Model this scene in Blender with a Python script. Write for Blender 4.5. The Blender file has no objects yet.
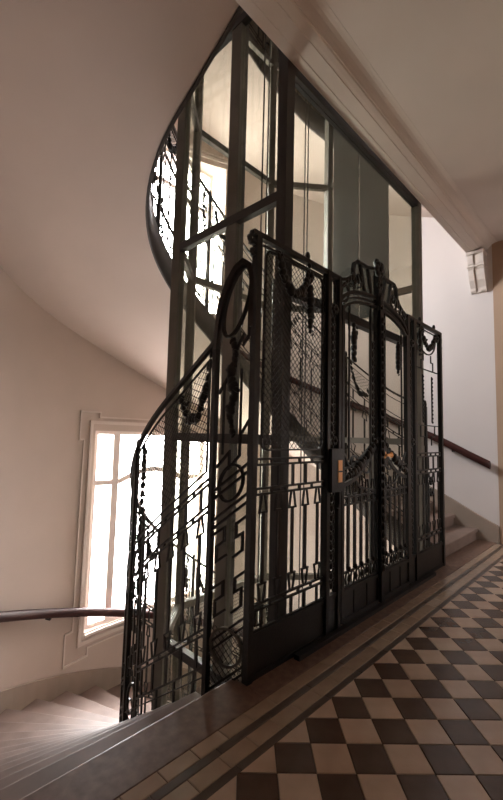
import bpy, math, random
from mathutils import Vector, Matrix
random.seed(7)
PI = math.pi
SC = bpy.context.scene
COL = SC.collection

# ------------------------------------------------------------------ camera
F_PX = 403.77
CAM = Vector((-1.782, -1.702, 1.4225))
RX, UP, FW = Vector((.6932, -.7204, .0246)), Vector((-.0805, -.0434, .9958)), Vector((.7163, .6923, .0877))
cam_d = bpy.data.cameras.new('camera'); cam = bpy.data.objects.new('camera', cam_d); COL.objects.link(cam)
cam_d.sensor_fit = 'VERTICAL'; cam_d.sensor_height = 36.0; cam_d.lens = F_PX / 800 * 36.0
cam_d.clip_start = .05; cam_d.clip_end = 200
M3 = Matrix((RX.normalized(), UP.normalized(), (-FW).normalized())).transposed()
cam.matrix_world = Matrix.Translation(CAM) @ M3.to_4x4()
SC.camera = cam
def project(p):
    v = Vector(p) - CAM; d = v.dot(FW)
    if d < .05: return None
    return 251.5 + F_PX * v.dot(RX) / d, 400 - F_PX * v.dot(UP) / d, d

# ------------------------------------------------------------------ world, daylight, exposure
W = bpy.data.worlds.new('overcast_sky'); SC.world = W; W.use_nodes = True
bg = W.node_tree.nodes['Background']; bg.inputs[1].default_value = 26.0
# overcast sky above, pale courtyard ground and houses below the horizon
_n, _l = W.node_tree.nodes, W.node_tree.links
_tc = _n.new('ShaderNodeTexCoord'); _sx = _n.new('ShaderNodeSeparateXYZ'); _rp = _n.new('ShaderNodeValToRGB'); _mr = _n.new('ShaderNodeMapRange')
_mr.inputs['From Min'].default_value = -1; _mr.inputs['From Max'].default_value = 1
_l.new(_tc.outputs['Generated'], _sx.inputs[0]); _l.new(_sx.outputs['Z'], _mr.inputs['Value']); _l.new(_mr.outputs[0], _rp.inputs[0]); _l.new(_rp.outputs[0], bg.inputs[0])
_rp.color_ramp.elements[0].position = .46; _rp.color_ramp.elements[0].color = (.46, .43, .42, 1)
_rp.color_ramp.elements[1].position = .56; _rp.color_ramp.elements[1].color = (1, .985, .99, 1)
SC.view_settings.view_transform = 'Standard'; SC.view_settings.look = 'None'
SC.view_settings.gamma = 1; SC.view_settings.use_curve_mapping = False
SC.view_settings.exposure = 0.82
SC.cycles.diffuse_bounces = 10; SC.cycles.max_bounces = 16; SC.cycles.transparent_max_bounces = 40
SC.cycles.glossy_bounces = 4
def portal(loc, sx, sz, rot):
    l = bpy.data.lights.new('window_portal', 'AREA'); l.shape = 'RECTANGLE'; l.size = sx; l.size_y = sz
    l.cycles.is_portal = True
    o = bpy.data.objects.new('window_portal', l); COL.objects.link(o); o.location = loc; o.rotation_euler = rot
HT2 = 5.05; HT = 4.70            # storey height
WINX0, WINX1, WINZ0, WINZ1, WINY = .96, 3.03, -1.41, 1.44, 4.22
for kz in (0, 1):
    portal(((WINX0 + WINX1) / 2, WINY + .16, (WINZ0 + WINZ1) / 2 + kz * HT2), WINX1 - WINX0, WINZ1 - WINZ0, (-PI / 2, 0, 0))

portal((4.35, -3.15, 1.6), .6, .9, (PI / 2, 0, 0))  # sky portal of the unseen window added behind the camera
# ------------------------------------------------------------------ materials
def lin(c): return tuple(((v / 255) / 12.92 if v / 255 <= .04045 else ((v / 255 + .055) / 1.055) ** 2.4) for v in c) + (1,)
def mat(name, col, rough=.6, var=.08, scale=6, metal=0, bump=0, spec=.5, col2=None, detail=5, bscale=None, stretch=None):
    m = bpy.data.materials.new(name); m.use_nodes = True; nt = m.node_tree; N = nt.nodes; L = nt.links
    b = N['Principled BSDF']; b.inputs['Roughness'].default_value = rough; b.inputs['Metallic'].default_value = metal
    b.inputs['Specular IOR Level'].default_value = spec
    tc = N.new('ShaderNodeTexCoord'); nz = N.new('ShaderNodeTexNoise')
    nz.inputs['Scale'].default_value = scale; nz.inputs['Detail'].default_value = detail
    src = tc.outputs['Object']
    if stretch:
        mp = N.new('ShaderNodeMapping'); mp.inputs['Scale'].default_value = stretch; L.new(src, mp.inputs[0]); src = mp.outputs[0]
    L.new(src, nz.inputs['Vector'])
    r = N.new('ShaderNodeValToRGB'); c = lin(col)
    c2 = lin(col2) if col2 else tuple(min(1, v * (1 + var)) for v in c[:3]) + (1,)
    c1 = c if col2 else tuple(v * (1 - var) for v in c[:3]) + (1,)
    r.color_ramp.elements[0].color = c1; r.color_ramp.elements[1].color = c2
    r.color_ramp.elements[0].position = .3; r.color_ramp.elements[1].position = .7
    L.new(nz.outputs['Fac'], r.inputs[0]); L.new(r.outputs[0], b.inputs['Base Color'])
    if bump:
        n2 = N.new('ShaderNodeTexNoise'); n2.inputs['Scale'].default_value = bscale or scale * 8; n2.inputs['Detail'].default_value = 4
        L.new(src, n2.inputs['Vector'])
        bp = N.new('ShaderNodeBump'); bp.inputs['Strength'].default_value = bump; bp.inputs['Distance'].default_value = .01
        L.new(n2.outputs['Fac'], bp.inputs['Height']); L.new(bp.outputs[0], b.inputs['Normal'])
    return m
def glass_mat(name, tint, gloss, rough=.02):
    m = bpy.data.materials.new(name); m.use_nodes = True; nt = m.node_tree; N = nt.nodes; L = nt.links
    N.remove(N['Principled BSDF']); out = N['Material Output']
    t = N.new('ShaderNodeBsdfTransparent'); t.inputs[0].default_value = tint
    g = N.new('ShaderNodeBsdfGlossy'); g.inputs['Roughness'].default_value = rough; g.inputs[0].default_value = (.9, .92, .9, 1)
    lw = N.new('ShaderNodeLayerWeight'); lw.inputs[0].default_value = .5
    nz = N.new('ShaderNodeTexNoise'); nz.inputs['Scale'].default_value = 1.5
    pw = N.new('ShaderNodeMath'); pw.operation = 'POWER'; pw.inputs[1].default_value = 4.0
    mul = N.new('ShaderNodeMath'); mul.operation = 'MULTIPLY_ADD'; mul.inputs[1].default_value = gloss; mul.inputs[2].default_value = .025
    L.new(lw.outputs['Facing'], pw.inputs[0]); L.new(pw.outputs[0], mul.inputs[0])
    mx = N.new('ShaderNodeMixShader'); L.new(mul.outputs[0], mx.inputs[0]); L.new(t.outputs[0], mx.inputs[1]); L.new(g.outputs[0], mx.inputs[2])
    L.new(mx.outputs[0], out.inputs[0])
    bp = N.new('ShaderNodeBump'); bp.inputs['Strength'].default_value = .03; L.new(nz.outputs['Fac'], bp.inputs['Height']); L.new(bp.outputs[0], g.inputs['Normal'])
    return m
MT = {}
MT['plaster'] = mat('warm_white_plaster', (198, 184, 174), .9, .03, 1.6, bump=.05, bscale=30, spec=.2)
MT['daylit_white'] = mat('daylit_white_paint', (214, 208, 206), .85, .02, 1.6, spec=.25)  # whiter than the plaster, putting this wall's stronger daylight into its colour
MT['landing_paint'] = mat('beige_landing_paint', (178, 152, 132), .85, .03, 1.4, bump=.05, bscale=30, spec=.2)
MT['ceiling_paint'] = mat('ceiling_paint', (212, 202, 195), .9, .03, 1.4, spec=.2)
MT['trim_paint'] = mat('trim_paint', (216, 206, 198), .8, .03, 2, spec=.25)
MT['iron'] = mat('black_wrought_iron', (20, 16, 14), .45, .2, 20, bump=.15, bscale=80, spec=.4)
MT['iron_red'] = mat('worn_iron_rail', (38, 30, 27), .35, .2, 20, spec=.5)
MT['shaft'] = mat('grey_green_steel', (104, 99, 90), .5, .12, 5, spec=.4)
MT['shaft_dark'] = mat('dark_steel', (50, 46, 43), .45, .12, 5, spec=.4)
MT['sheet'] = mat('grey_sheet_steel', (76, 73, 67), .5, .1, 3, spec=.4)
MT['brass'] = mat('brass_plate', (240, 178, 112), .4, .08, 9, metal=.15)
MT['wood'] = mat('dark_red_wood', (60, 30, 27), .5, .25, 6, spec=.25, stretch=(1, 1, 8))
MT['stone'] = mat('worn_limestone', (112, 95, 86), .5, .14, 4, bump=.06, bscale=60, spec=.25, col2=(132, 114, 105))
MT['edge_stone'] = mat('speckled_edge_stone', (96, 74, 62), .45, .2, 22, bump=.05, bscale=90, spec=.35, col2=(122, 97, 84), detail=8)
MT['skirt'] = mat('grey_skirting_paint', (154, 140, 128), .6, .06, 3, spec=.3)
MT['string'] = mat('charcoal_string_paint', (66, 59, 54), .5, .08, 5, spec=.35)
MT['tile_dark'] = mat('dark_brown_cement_tile', (76, 57, 46), .25, .1, 9, spec=.5, col2=(88, 67, 55))
MT['tile_light'] = mat('sand_cement_tile', (178, 154, 136), .22, .08, 9, spec=.75, col2=(190, 166, 147))
MT['tile_border'] = mat('ochre_border_tile', (152, 131, 112), .22, .08, 9, spec=.75, col2=(166, 144, 124))
MT['band_dark'] = mat('dark_band_tile', (84, 70, 60), .3, .1, 9, spec=.45)
MT['grout'] = mat('grout', (84, 70, 60), .8, .1, 12)
MT['glass'] = glass_mat('shaft_glass', (.92, .93, .90, 1), .4)
MT['pane'] = glass_mat('window_glass', (.97, .97, .97, 1), .5)
MT['white_wood'] = mat('white_window_wood', (248, 238, 232), .6, .03, 3, spec=.3)

# ------------------------------------------------------------------ mesh helpers
def link_mesh(name, vs, fs, m, parent=None, base=(0, 0, 0), smooth=False):
    me = bpy.data.meshes.new(name)
    bx, by, bz = base
    me.from_pydata([(x - bx, y - by, z - bz) for x, y, z in vs], [], fs)
    me.validate()
    me.materials.append(MT[m])
    if smooth: me.polygons.foreach_set('use_smooth', [True] * len(me.polygons))
    me.update()
    o = bpy.data.objects.new(name, me); COL.objects.link(o)
    if parent is not None: o.parent = parent
    else: o.location = base
    return o
def empty(name, loc):
    o = bpy.data.objects.new(name, None); COL.objects.link(o); o.location = loc; o.empty_display_size = .1
    return o
def tag(o, label=None, cat=None, group=None, kind=None):
    if label: o['label'] = label
    if cat: o['category'] = cat
    if group: o['group'] = group
    if kind: o['kind'] = kind
    return o
def copy_tree(o, parent=None):
    c = o.copy(); COL.objects.link(c); c.parent = parent
    for ch in o.children: copy_tree(ch, c)
    return c

class MB:
    """collects geometry; fn maps local (u, v, w) to world"""
    def __init__(s, fn=None, maxseg=9.0):
        s.v = []; s.f = []; s.fn = fn or (lambda u, v, w: (u, v, w)); s.maxseg = maxseg
    def ad(s, pts, faces):
        n = len(s.v); s.v += [s.fn(*p) for p in pts]; s.f += [tuple(i + n for i in f) for f in faces]
    def box(s, u0, u1, v0, v1, w0, w1):
        p = [(u, v, w) for w in (w0, w1) for v in (v0, v1) for u in (u0, u1)]
        s.ad(p, [(0, 2, 3, 1), (4, 5, 7, 6), (0, 1, 5, 4), (2, 6, 7, 3), (0, 4, 6, 2), (1, 3, 7, 5)])
    def bar(s, pts, wid, dep, closed=False, w=0.0):
        P = [tuple(pts[0])]
        for q in list(pts[1:]) + ([pts[0]] if closed else []):
            a = P[-1]; d = math.dist(a, q); n = max(1, int(math.ceil(d / s.maxseg)))
            for i in range(1, n + 1): P.append((a[0] + (q[0] - a[0]) * i / n, a[1] + (q[1] - a[1]) * i / n))
        if closed: P.pop()
        n = len(P); ring = []
        for i in range(n):
            a = P[i - 1] if (i > 0 or closed) else None; b = P[(i + 1) % n] if (i < n - 1 or closed) else None
            def nrm(x, y):
                dx, dy = y[0] - x[0], y[1] - x[1]; l = math.hypot(dx, dy) or 1; return (-dy / l, dx / l)
            if a and b:
                n1, n2 = nrm(a, P[i]), nrm(P[i], b); mx, my = n1[0] + n2[0], n1[1] + n2[1]
                k = max(.35, (mx * mx + my * my) / 2); nn = (mx / k, my / k)
            else: nn = nrm(P[i], b) if b else nrm(a, P[i])
            h = wid / 2
            ring += [(P[i][0] + nn[0] * h, P[i][1] + nn[1] * h, w - dep / 2), (P[i][0] + nn[0] * h, P[i][1] + nn[1] * h, w + dep / 2),
                     (P[i][0] - nn[0] * h, P[i][1] - nn[1] * h, w + dep / 2), (P[i][0] - nn[0] * h, P[i][1] - nn[1] * h, w - dep / 2)]
        fs = []
        for i in range(n if closed else n - 1):
            a, b = 4 * i, 4 * ((i + 1) % n)
            for k in range(4): fs.append((a + k, a + (k + 1) % 4, b + (k + 1) % 4, b + k))
        if not closed: fs += [(3, 2, 1, 0), (4 * n - 4, 4 * n - 3, 4 * n - 2, 4 * n - 1)]
        s.ad(ring, fs)
    def blob(s, u, v, ru, rv, rw=None, w=0.0, seg=8, rot=0.0):
        rw = rw or min(ru, rv); pts = []; fs = []; cr, sr = math.cos(rot), math.sin(rot)
        rows = 4
        for j in range(1, rows):
            ph = PI * j / rows
            for i in range(seg):
                t = 2 * PI * i / seg
                x, y = ru * math.sin(ph) * math.cos(t), rv * math.cos(ph)
                pts.append((u + x * cr - y * sr, v + x * sr + y * cr, w + rw * math.sin(ph) * math.sin(t)))
        a = len(pts); pts += [(u - rv * sr, v + rv * cr, w), (u + rv * sr, v - rv * cr, w)]
        for j in range(rows - 2):
            for i in range(seg):
                fs.append((j * seg + i, j * seg + (i + 1) % seg, (j + 1) * seg + (i + 1) % seg, (j + 1) * seg + i))
        for i in range(seg):
            fs.append((a, (i + 1) % seg, i)); b = (rows - 2) * seg; fs.append((a + 1, b + i, b + (i + 1) % seg))
        s.ad(pts, fs)
    def grid(s, n, m, g, closed_faces=True):
        """open grid g(i,j) -> local point"""
        pts = [g(i, j) for j in range(m + 1) for i in range(n + 1)]
        s.ad(pts, [(j * (n + 1) + i, j * (n + 1) + i + 1, (j + 1) * (n + 1) + i + 1, (j + 1) * (n + 1) + i) for j in range(m) for i in range(n)])
    def sweep(s, path, prof):
        """path: list of (pos, side, up) Vectors; prof closed list of (a,b)"""
        k = len(prof); pts = []
        for p, a, b in path: pts += [tuple(p + a * x + b * y) for x, y in prof]
        fs = []
        for i in range(len(path) - 1):
            for j in range(k): fs.append((i * k + j, i * k + (j + 1) % k, (i + 1) * k + (j + 1) % k, (i + 1) * k + j))
        fs += [tuple(range(k - 1, -1, -1)), tuple((len(path) - 1) * k + j for j in range(k))]
        s.ad(pts, fs)
    def build(s, name, m, parent=None, base=(0, 0, 0), smooth=False):
        return link_mesh(name, s.v, s.f, m, parent, base, smooth)
def ellipse(cu, cv, ru, rv, n=20, rot=0, a0=0, a1=2 * PI):
    c, q = math.cos(rot), math.sin(rot); full = abs(a1 - a0 - 2 * PI) < 1e-6
    return [(cu + ru * math.cos(t) * c - rv * math.sin(t) * q, cv + ru * math.cos(t) * q + rv * math.sin(t) * c)
            for t in [a0 + (a1 - a0) * i / (n if full else n - 1) for i in range(n)]]
def lerp_table(tab, x):
    """monotone smooth interpolation"""
    n = len(tab)
    if x <= tab[0][0]: return tab[0][1] + (x - tab[0][0]) * (tab[1][1] - tab[0][1]) / (tab[1][0] - tab[0][0])
    if x >= tab[-1][0]: return tab[-1][1] + (x - tab[-1][0]) * (tab[-1][1] - tab[-2][1]) / (tab[-1][0] - tab[-2][0])
    i = max(j for j in range(n - 1) if tab[j][0] <= x)
    def sl(j): return (tab[j + 1][1] - tab[j][1]) / (tab[j + 1][0] - tab[j][0])
    def tg(j):
        if j == 0: return sl(0)
        if j == n - 1: return sl(n - 2)
        return (sl(j - 1) + sl(j)) / 2
    h = tab[i + 1][0] - tab[i][0]; t = (x - tab[i][0]) / h; y0, y1 = tab[i][1], tab[i + 1][1]
    return (2 * t**3 - 3 * t**2 + 1) * y0 + (t**3 - 2 * t**2 + t) * h * tg(i) + (-2 * t**3 + 3 * t**2) * y1 + (t**3 - t**2) * h * tg(i + 1)

# ------------------------------------------------------------------ plan of the stair well
EDGE = .10                                   # landing edge (y)
CI, RI = (1.65, .75), 1.75                   # inner edge of the flights
CO, RO = (1.60, .85), 3.30                   # curved outer wall
def path(c, r, s, off=0.0):
    """point at arc length s from the left landing edge, clockwise to the right; off = outward offset; returns x,y,nx,ny (outward)"""
    st = c[1] - EDGE; R = r + off
    if s < st: return c[0] - R, EDGE + s, -1.0, 0.0
    a = (s - st) / r
    if a < PI: return c[0] - R * math.cos(a), c[1] + R * math.sin(a), -math.cos(a), math.sin(a)
    return c[0] + R, c[1] - (s - st - PI * r), 1.0, 0.0
LI = 2 * (CI[1] - EDGE) + PI * RI
LO = 2 * (CO[1] - EDGE) + PI * RO
NS = 30; RISER = HT / NS
# flight going down from this landing (s measured from the left, z drops)
def down_z(s): return -HT * s / LI
g0, gm = .31, LO / NS
def down_outer(s):
    t = s / LI; return NS * (g0 * t + (gm - g0) * 2 * (t / 2 - math.sin(2 * PI * t) / (4 * PI)))
# flight going up (starts right, arrives at the upper landing on the left)
SOF = [(0, 4.33), (.65, 3.98), (1.81, 3.52), (2.48, 3.26), (2.76, 3.13), (3.34, 2.80), (3.6, 2.60), (4.6, 1.60), (5.0, 1.17), (6.15, .12), (LI, -.20)]
def sof_z(s): return lerp_table(SOF, s)
def up_z(s): return sof_z(s) + .37 - .013 * s / LI
UPO = [(0, 0), (.65, .75), (1.81, 2.35), (3.06, 4.2), (3.85, 6.0), (5.0, 8.6), (6.15, LO - .66), (LI, LO)]
def up_outer(s): return lerp_table(UPO, s)
def inv(f, z):
    lo, hi = -.2, LI + .2
    for _ in range(50):
        m = (lo + hi) / 2
        if f(m) > z: lo = m
        else: hi = m
    return (lo + hi) / 2

def flight(name, label, zf, of, soff, dz=0.0, mat_='stone'):
    base = (0, 0, dz)
    root = empty(name, base); tag(root, label, 'stairs', kind='structure')
    kk = [inv(zf, HT_TOP - RISER * k) for HT_TOP in [zf(0)] for k in range(NS + 1)]
    ztop = zf(0)
    for k in range(1, NS):
        a0, a1 = kk[k - 1] if k > 1 else 0.0, kk[k]
        z = ztop - RISER * k
        b = MB(); nseg = 4; nose = .028
        def ring(sa, z0, z1, ext):
            out = []
            return out
        # tread slab from riser line a0 (under the higher step) to nosing at a1
        s0, s1 = a0 - .02, a1 + nose
        o0, o1 = of(max(a0, 0)) - .02, of(a1) + nose
        P = []; m = nseg + 1
        rows = [(z, -.012), (z - .003, -.004), (z - .012, 0.0), (z - .045, 0.0)]
        for zz, e in rows:
            for i in range(nseg + 1):
                s = s0 + (s1 + e - s0) * i / nseg; x, y, _, _ = path(CI, RI, s, -.015 - e); P.append((x, y, zz))
            for i in range(nseg + 1):
                s = o0 + (o1 + e - o0) * i / nseg; x, y, _, _ = path(CO, RO, s, .02); P.append((x, y, zz))
        fs = []; T = 6 * m
        for i in range(nseg):
            fs += [(i, i + 1, m + i + 1, m + i), (T + i, T + m + i, T + m + i + 1, T + i + 1)]
        for q in range(3):
            a_, b_ = 2 * m * q, 2 * m * (q + 1)
            for i in range(nseg): fs += [(a_ + i, b_ + i, b_ + i + 1, a_ + i + 1), (a_ + m + i, a_ + m + i + 1, b_ + m + i + 1, b_ + m + i)]
            fs += [(a_, a_ + m, b_ + m, b_), (a_ + nseg, b_ + nseg, b_ + m + nseg, a_ + m + nseg)]
        b.ad(P, fs)
        fs = []
        for i in range(nseg):
            fs += [(i, i + 1, m + i + 1, m + i), (2 * m + i, 3 * m + i, 3 * m + i + 1, 2 * m + i + 1),
                   (i, 2 * m + i, 2 * m + i + 1, i + 1), (m + i, m + i + 1, 3 * m + i + 1, 3 * m + i)]
        fs += [(0, m, 3 * m, 2 * m), (nseg, 2 * m + nseg, 3 * m + nseg, m + nseg)]
        # riser block under the tread
        P = []
        for zz in (z - .045, z - RISER - .02):
            for i in range(nseg + 1):
                s = a1 - .05 + .05 * i / nseg; x, y, _, _ = path(CI, RI, s); P.append((x, y, zz))
            for i in range(nseg + 1):
                s = of(a1) - .05 + .05 * i / nseg; x, y, _, _ = path(CO, RO, s, .02); P.append((x, y, zz))
        b.ad(P, fs)
        b.build('step', mat_, root, (0, 0, 0))
    # smooth underside and inner string
    n = 64; b = MB()
    def pi(i): s = LI * i / n; x, y, nx, ny = path(CI, RI, s); return x, y
    def po(i): s = of(LI * i / n); x, y, nx, ny = path(CO, RO, s, .03); return x, y
    def g(i, j):
        s = LI * i / n; t = j / 8
        a, c = pi(i), po(i); return (a[0] + (c[0] - a[0]) * t, a[1] + (c[1] - a[1]) * t, soff(s))
    b.grid(n, 8, g)
    b.build('soffit', 'plaster', root, (0, 0, 0), True)
    b = MB()
    def g2(i, j):
        s = LI * i / n; x, y, nx, ny = path(CI, RI, s); q = [(0, soff(s) - .01), (-.03, soff(s) - .01), (-.03, zf(s) - .02), (0, zf(s) - .02)][j]
        return (x + nx * q[0], y + ny * q[0], q[1])
    b.grid(n, 3, g2)
    b.build('string', 'string', root, (0, 0, 0), True)
    return root

# ------------------------------------------------------------------ landing slab and floor tiles
fl = empty('floor', (0, 0, 0)); tag(fl, 'landing floor of diamond-laid brown and sand tiles', 'floor', kind='structure')
XL, XR, YB = -3.2, 4.9, -2.9
b = MB(); b.box(XL, XR, YB, EDGE - .03, -.30, -.012); b.build('slab', 'grout', fl)
TS = .17
Y_STONE, Y1, Y2, Y3, Y4 = -.163, -.242, -.286, -.372, -.414
# edge stones along the stair well
xs = [-1.28, -.02, 1.62, 3.22, XR]
xs = [XL] + xs; xs[1] = -1.72
for i in range(5):
    b = MB(); pr_ = [(Y_STONE + .002, -.16), (EDGE - .03, -.16), (EDGE - .03, -.05), (EDGE, -.045), (EDGE, -.014), (EDGE - .004, -.004), (EDGE - .014, 0), (Y_STONE + .004, 0), (Y_STONE + .002, -.002)]
    n = len(pr_)
    b.ad([(x, y, z) for x in (xs[i] + .002, xs[i + 1] - .002) for y, z in pr_], [(k, (k + 1) % n, n + (k + 1) % n, n + k) for k in range(n)] + [tuple(range(n - 1, -1, -1)), tuple(range(n, 2 * n))])
    b.build('edge_stone', 'edge_stone', fl)
def tile_mesh(name, sx, sy, m, rot=0.0):
    hx, hy, g, bv = sx / 2, sy / 2, .0015, .0025
    hx -= g; hy -= g; v = []
    for z, k in ((0, bv), (-bv, 0), (-.012, 0)):
        for a, c in ((-1, -1), (1, -1), (1, 1), (-1, 1)):
            x, y = a * (hx - k), c * (hy - k); v.append((x * math.cos(rot) - y * math.sin(rot), x * math.sin(rot) + y * math.cos(rot), z))
    f = [(0, 1, 2, 3)] + [(j * 4 + i, (j + 1) * 4 + i, (j + 1) * 4 + (i + 1) % 4, j * 4 + (i + 1) % 4) for j in (0, 1) for i in range(4)]
    me = bpy.data.meshes.new(name); me.from_pydata(v, [], f); me.materials.append(MT[m]); return me
tiles = []      # (pixel size, mesh key, x, y)
meshes = {'d': tile_mesh('tile_dark', TS, TS, 'tile_dark', PI / 4), 'l': tile_mesh('tile_light', TS, TS, 'tile_light', PI / 4),
          'b': tile_mesh('tile_border', .172, .080, 'tile_border'), 'b2': tile_mesh('tile_border_wide', .172, .087, 'tile_border'),
          'k': tile_mesh('tile_band', .344, .045, 'band_dark')}
def in_view(x, y):
    p = project((x, y, 0)); 
    if p is None: return 0
    return (F_PX / p[2]) if -30 < p[0] < 533 and 0 < p[1] < 830 else 0
T0 = (-.111, -.765)
polys_rest = {'tile_dark': MB(), 'tile_light': MB(), 'tile_border': MB(), 'band_dark': MB()}
cut = []
r2 = 2 ** .5
for c in range(-60, 60):
    for r in range(-60, 60):
        u, v = (c + .5) * TS, (r + .5) * TS
        x, y = (u + v) / r2 + T0[0], (v - u) / r2 + T0[1]; h = TS / r2
        if x < XL - h or x > XR + h or y < YB - h or y > Y4 + h: continue
        key = 'd' if (c + r) % 2 == 0 else 'l'
        if y + h > Y4 + .012:      # half tile against the band
            if y > Y4 - .01: 
                # keep only the part below the band edge
                t = Y4 - (y - h)
                if t <= .012: continue
                if t >= h: continue
                cut.append((key, [(x - t, Y4), (x, y - h), (x + t, Y4)])); continue
            else:
                t = (y + h) - Y4
                cut.append((key, [(x - t, Y4), (x - h, y), (x, y - h), (x + h, y), (x + t, Y4)])); continue
        if x - h < XL or x + h > XR or y - h < YB: 
            continue
        tiles.append((in_view(x, y), key, x, y))
def poly_prism(mb, pts, z0, z1, shrink=.0015):
    cx = sum(p[0] for p in pts) / len(pts); cy = sum(p[1] for p in pts) / len(pts); n = len(pts)
    q = [(x + (cx - x) * shrink / max(.01, math.hypot(x - cx, y - cy)) * 1.4, y + (cy - y) * shrink / max(.01, math.hypot(x - cx, y - cy)) * 1.4) for x, y in pts]
    mb.ad([(x, y, z1) for x, y in q] + [(x, y, z0) for x, y in q], [tuple(range(n)) if True else ()] + [(i, n + i, n + (i + 1) % n, (i + 1) % n) for i in range(n)])
nb = int((XR - XL) / .172) + 1
for i in range(nb):
    x = XL + .172 * (i + .5) + .083
    if x > XR - .08: continue
    tiles.append((in_view(x, (Y_STONE + Y1) / 2) * .7, 'b', x, (Y_STONE + Y1) / 2))
    tiles.append((in_view(x + .065, (Y2 + Y3) / 2) * .7, 'b2', x + .065, (Y2 + Y3) / 2))
    if i % 2 == 0:
        tiles.append((in_view(x, (Y1 + Y2) / 2) * .65, 'k', x, (Y1 + Y2) / 2))
        tiles.append((in_view(x, (Y3 + Y4) / 2) * .65, 'k', x, (Y3 + Y4) / 2))
tiles.sort(key=lambda t: -t[0])
nm = {'d': 'tile_dark', 'l': 'tile_light', 'b': 'tile_border', 'b2': 'tile_border', 'k': 'band_dark'}
n_cut_seen = 0
for key, pts in cut:
    cx = sum(p[0] for p in pts) / len(pts)
    pts = pts[::1]
    if in_view(cx, Y4 - .05) > 0 and n_cut_seen < 30:
        mb = MB(); poly_prism(mb, pts, -.012, 0); mb.build('tile', nm[key], fl); n_cut_seen += 1
    else: poly_prism(polys_rest[nm[key]], pts, -.012, 0)
for i, (sz, key, x, y) in enumerate(tiles):
    if sz > 0 and i < 300 - n_cut_seen:
        o = bpy.data.objects.new('tile', meshes[key]); COL.objects.link(o); o.parent = fl; o.location = (x, y, 0)
    else:
        mb = polys_rest[nm[key]]; me = meshes[key]; n = len(mb.v)
        mb.v += [(vv.co.x + x, vv.co.y + y, vv.co.z) for vv in me.vertices]; mb.f += [tuple(q + n for q in p.vertices) for p in me.polygons]
for k, mb in polys_rest.items():
    if mb.v: tag(mb.build('far_tiles', k, fl), kind='stuff')

# ------------------------------------------------------------------ walls, ceilings, beam
ZB, ZT = -4.75, 14.0
def wall_y(x): return CO[1] + math.sqrt(RO * RO - (x - CO[0]) ** 2)
# curved wall with two window openings
aw0 = math.acos((CO[0] - (WINX0 - .04)) / RO); aw1 = math.acos((CO[0] - (WINX1 + .04)) / RO)
zs = [ZB, WINZ0, WINZ1, WINZ0 + HT2, WINZ1 + HT2, ZT]
angs = [aw0 * i / 14 for i in range(15)] + [aw0 + (aw1 - aw0) * i / 10 for i in range(1, 11)] + [aw1 + (PI - aw1) * i / 14 for i in range(1, 15)]
b = MB()
pl = [(CO[0] - RO, EDGE)] + [(CO[0] - RO * math.cos(a), CO[1] + RO * math.sin(a)) for a in angs]
for j in range(5):
    for i in range(len(pl) - 1):
        if j in (1, 3) and 15 <= i < 25: continue
        (x0, y0), (x1, y1) = pl[i], pl[i + 1]
        b.ad([(x0, y0, zs[j]), (x1, y1, zs[j]), (x1, y1, zs[j + 1]), (x0, y0, zs[j + 1])], [(0, 1, 2, 3)])
# outer skin so that the wall has thickness
def outp(p):
    dx, dy = p[0] - CO[0], p[1] - CO[1]
    if p[1] <= CO[1] + .001: return (CO[0] + math.copysign(RO + .45, dx), p[1])
    k = (RO + .45) / RO; return (CO[0] + dx * k, CO[1] + dy * k)
po_ = [outp(p) for p in pl]
for j in range(5):
    for i in range(len(pl) - 1):
        if j in (1, 3) and 15 <= i < 25: continue
        (x0, y0), (x1, y1) = po_[i], po_[i + 1]
        b.ad([(x0, y0, zs[j]), (x1, y1, zs[j]), (x1, y1, zs[j + 1]), (x0, y0, zs[j + 1])], [(3, 2, 1, 0)])
# window reveals
for k in (0, 1):
    z0, z1 = WINZ0 + k * HT2, WINZ1 + k * HT2
    for i in (15, 25):
        (x0, y0), (x1, y1) = pl[i], po_[i]
        b.ad([(x0, y0, z0), (x1, y1, z0), (x1, y1, z1), (x0, y0, z1)], [(0, 1, 2, 3) if i == 15 else (3, 2, 1, 0)])
    for zz, fl_ in ((z0, 1), (z1, 0)):
        for i in range(15, 25):
            q = [(*pl[i], zz), (*pl[i + 1], zz), (*po_[i + 1], zz), (*po_[i], zz)]
            b.ad(q, [(0, 1, 2, 3) if fl_ else (3, 2, 1, 0)])
wb = b.build('wall_back', 'plaster', None, smooth=True)
import bmesh
bm = bmesh.new(); bm.from_mesh(wb.data); bmesh.ops.remove_doubles(bm, verts=bm.verts, dist=.0005); bm.to_mesh(wb.data); bm.free()
wb.data.set_sharp_from_angle(angle=.6); tag(wb, 'curved warm white plaster wall around the stair well', 'wall', kind='structure')
# right wall of the up flight
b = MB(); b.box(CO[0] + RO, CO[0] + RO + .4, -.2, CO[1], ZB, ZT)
o = b.build('wall_right', 'daylit_white'); tag(o, 'white plaster wall, paint lightened for daylight, beside the rising stairs', 'wall', kind='structure')
b = MB(); b.box(4.895, 5.35, YB, -.2, -.3, 4.40)
o = b.build('wall_east', 'landing_paint'); tag(o, 'beige pier and end wall of the landing at the right edge', 'wall', kind='structure')
SWX0, SWX1, SWZ0, SWZ1 = 4.05, 4.65, 1.15, 2.05  # unseen window, added to brighten the far landing floor and steps
b = MB(); b.box(XL - .2, SWX0, YB - .2, YB, -.3, 4.6); b.box(SWX1, XR + .4, YB - .2, YB, -.3, 4.6); b.box(SWX0, SWX1, YB - .2, YB, -.3, SWZ0); b.box(SWX0, SWX1, YB - .2, YB, SWZ1, 4.6)
o = b.build('wall_south', 'landing_paint'); tag(o, 'beige landing wall behind the camera', 'wall', kind='structure')
b = MB(); b.box(XL - .2, XL, YB, EDGE, -.3, 4.6); o = b.build('wall_west', 'landing_paint'); tag(o, 'beige end wall of the landing on the left', 'wall', kind='structure')
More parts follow.
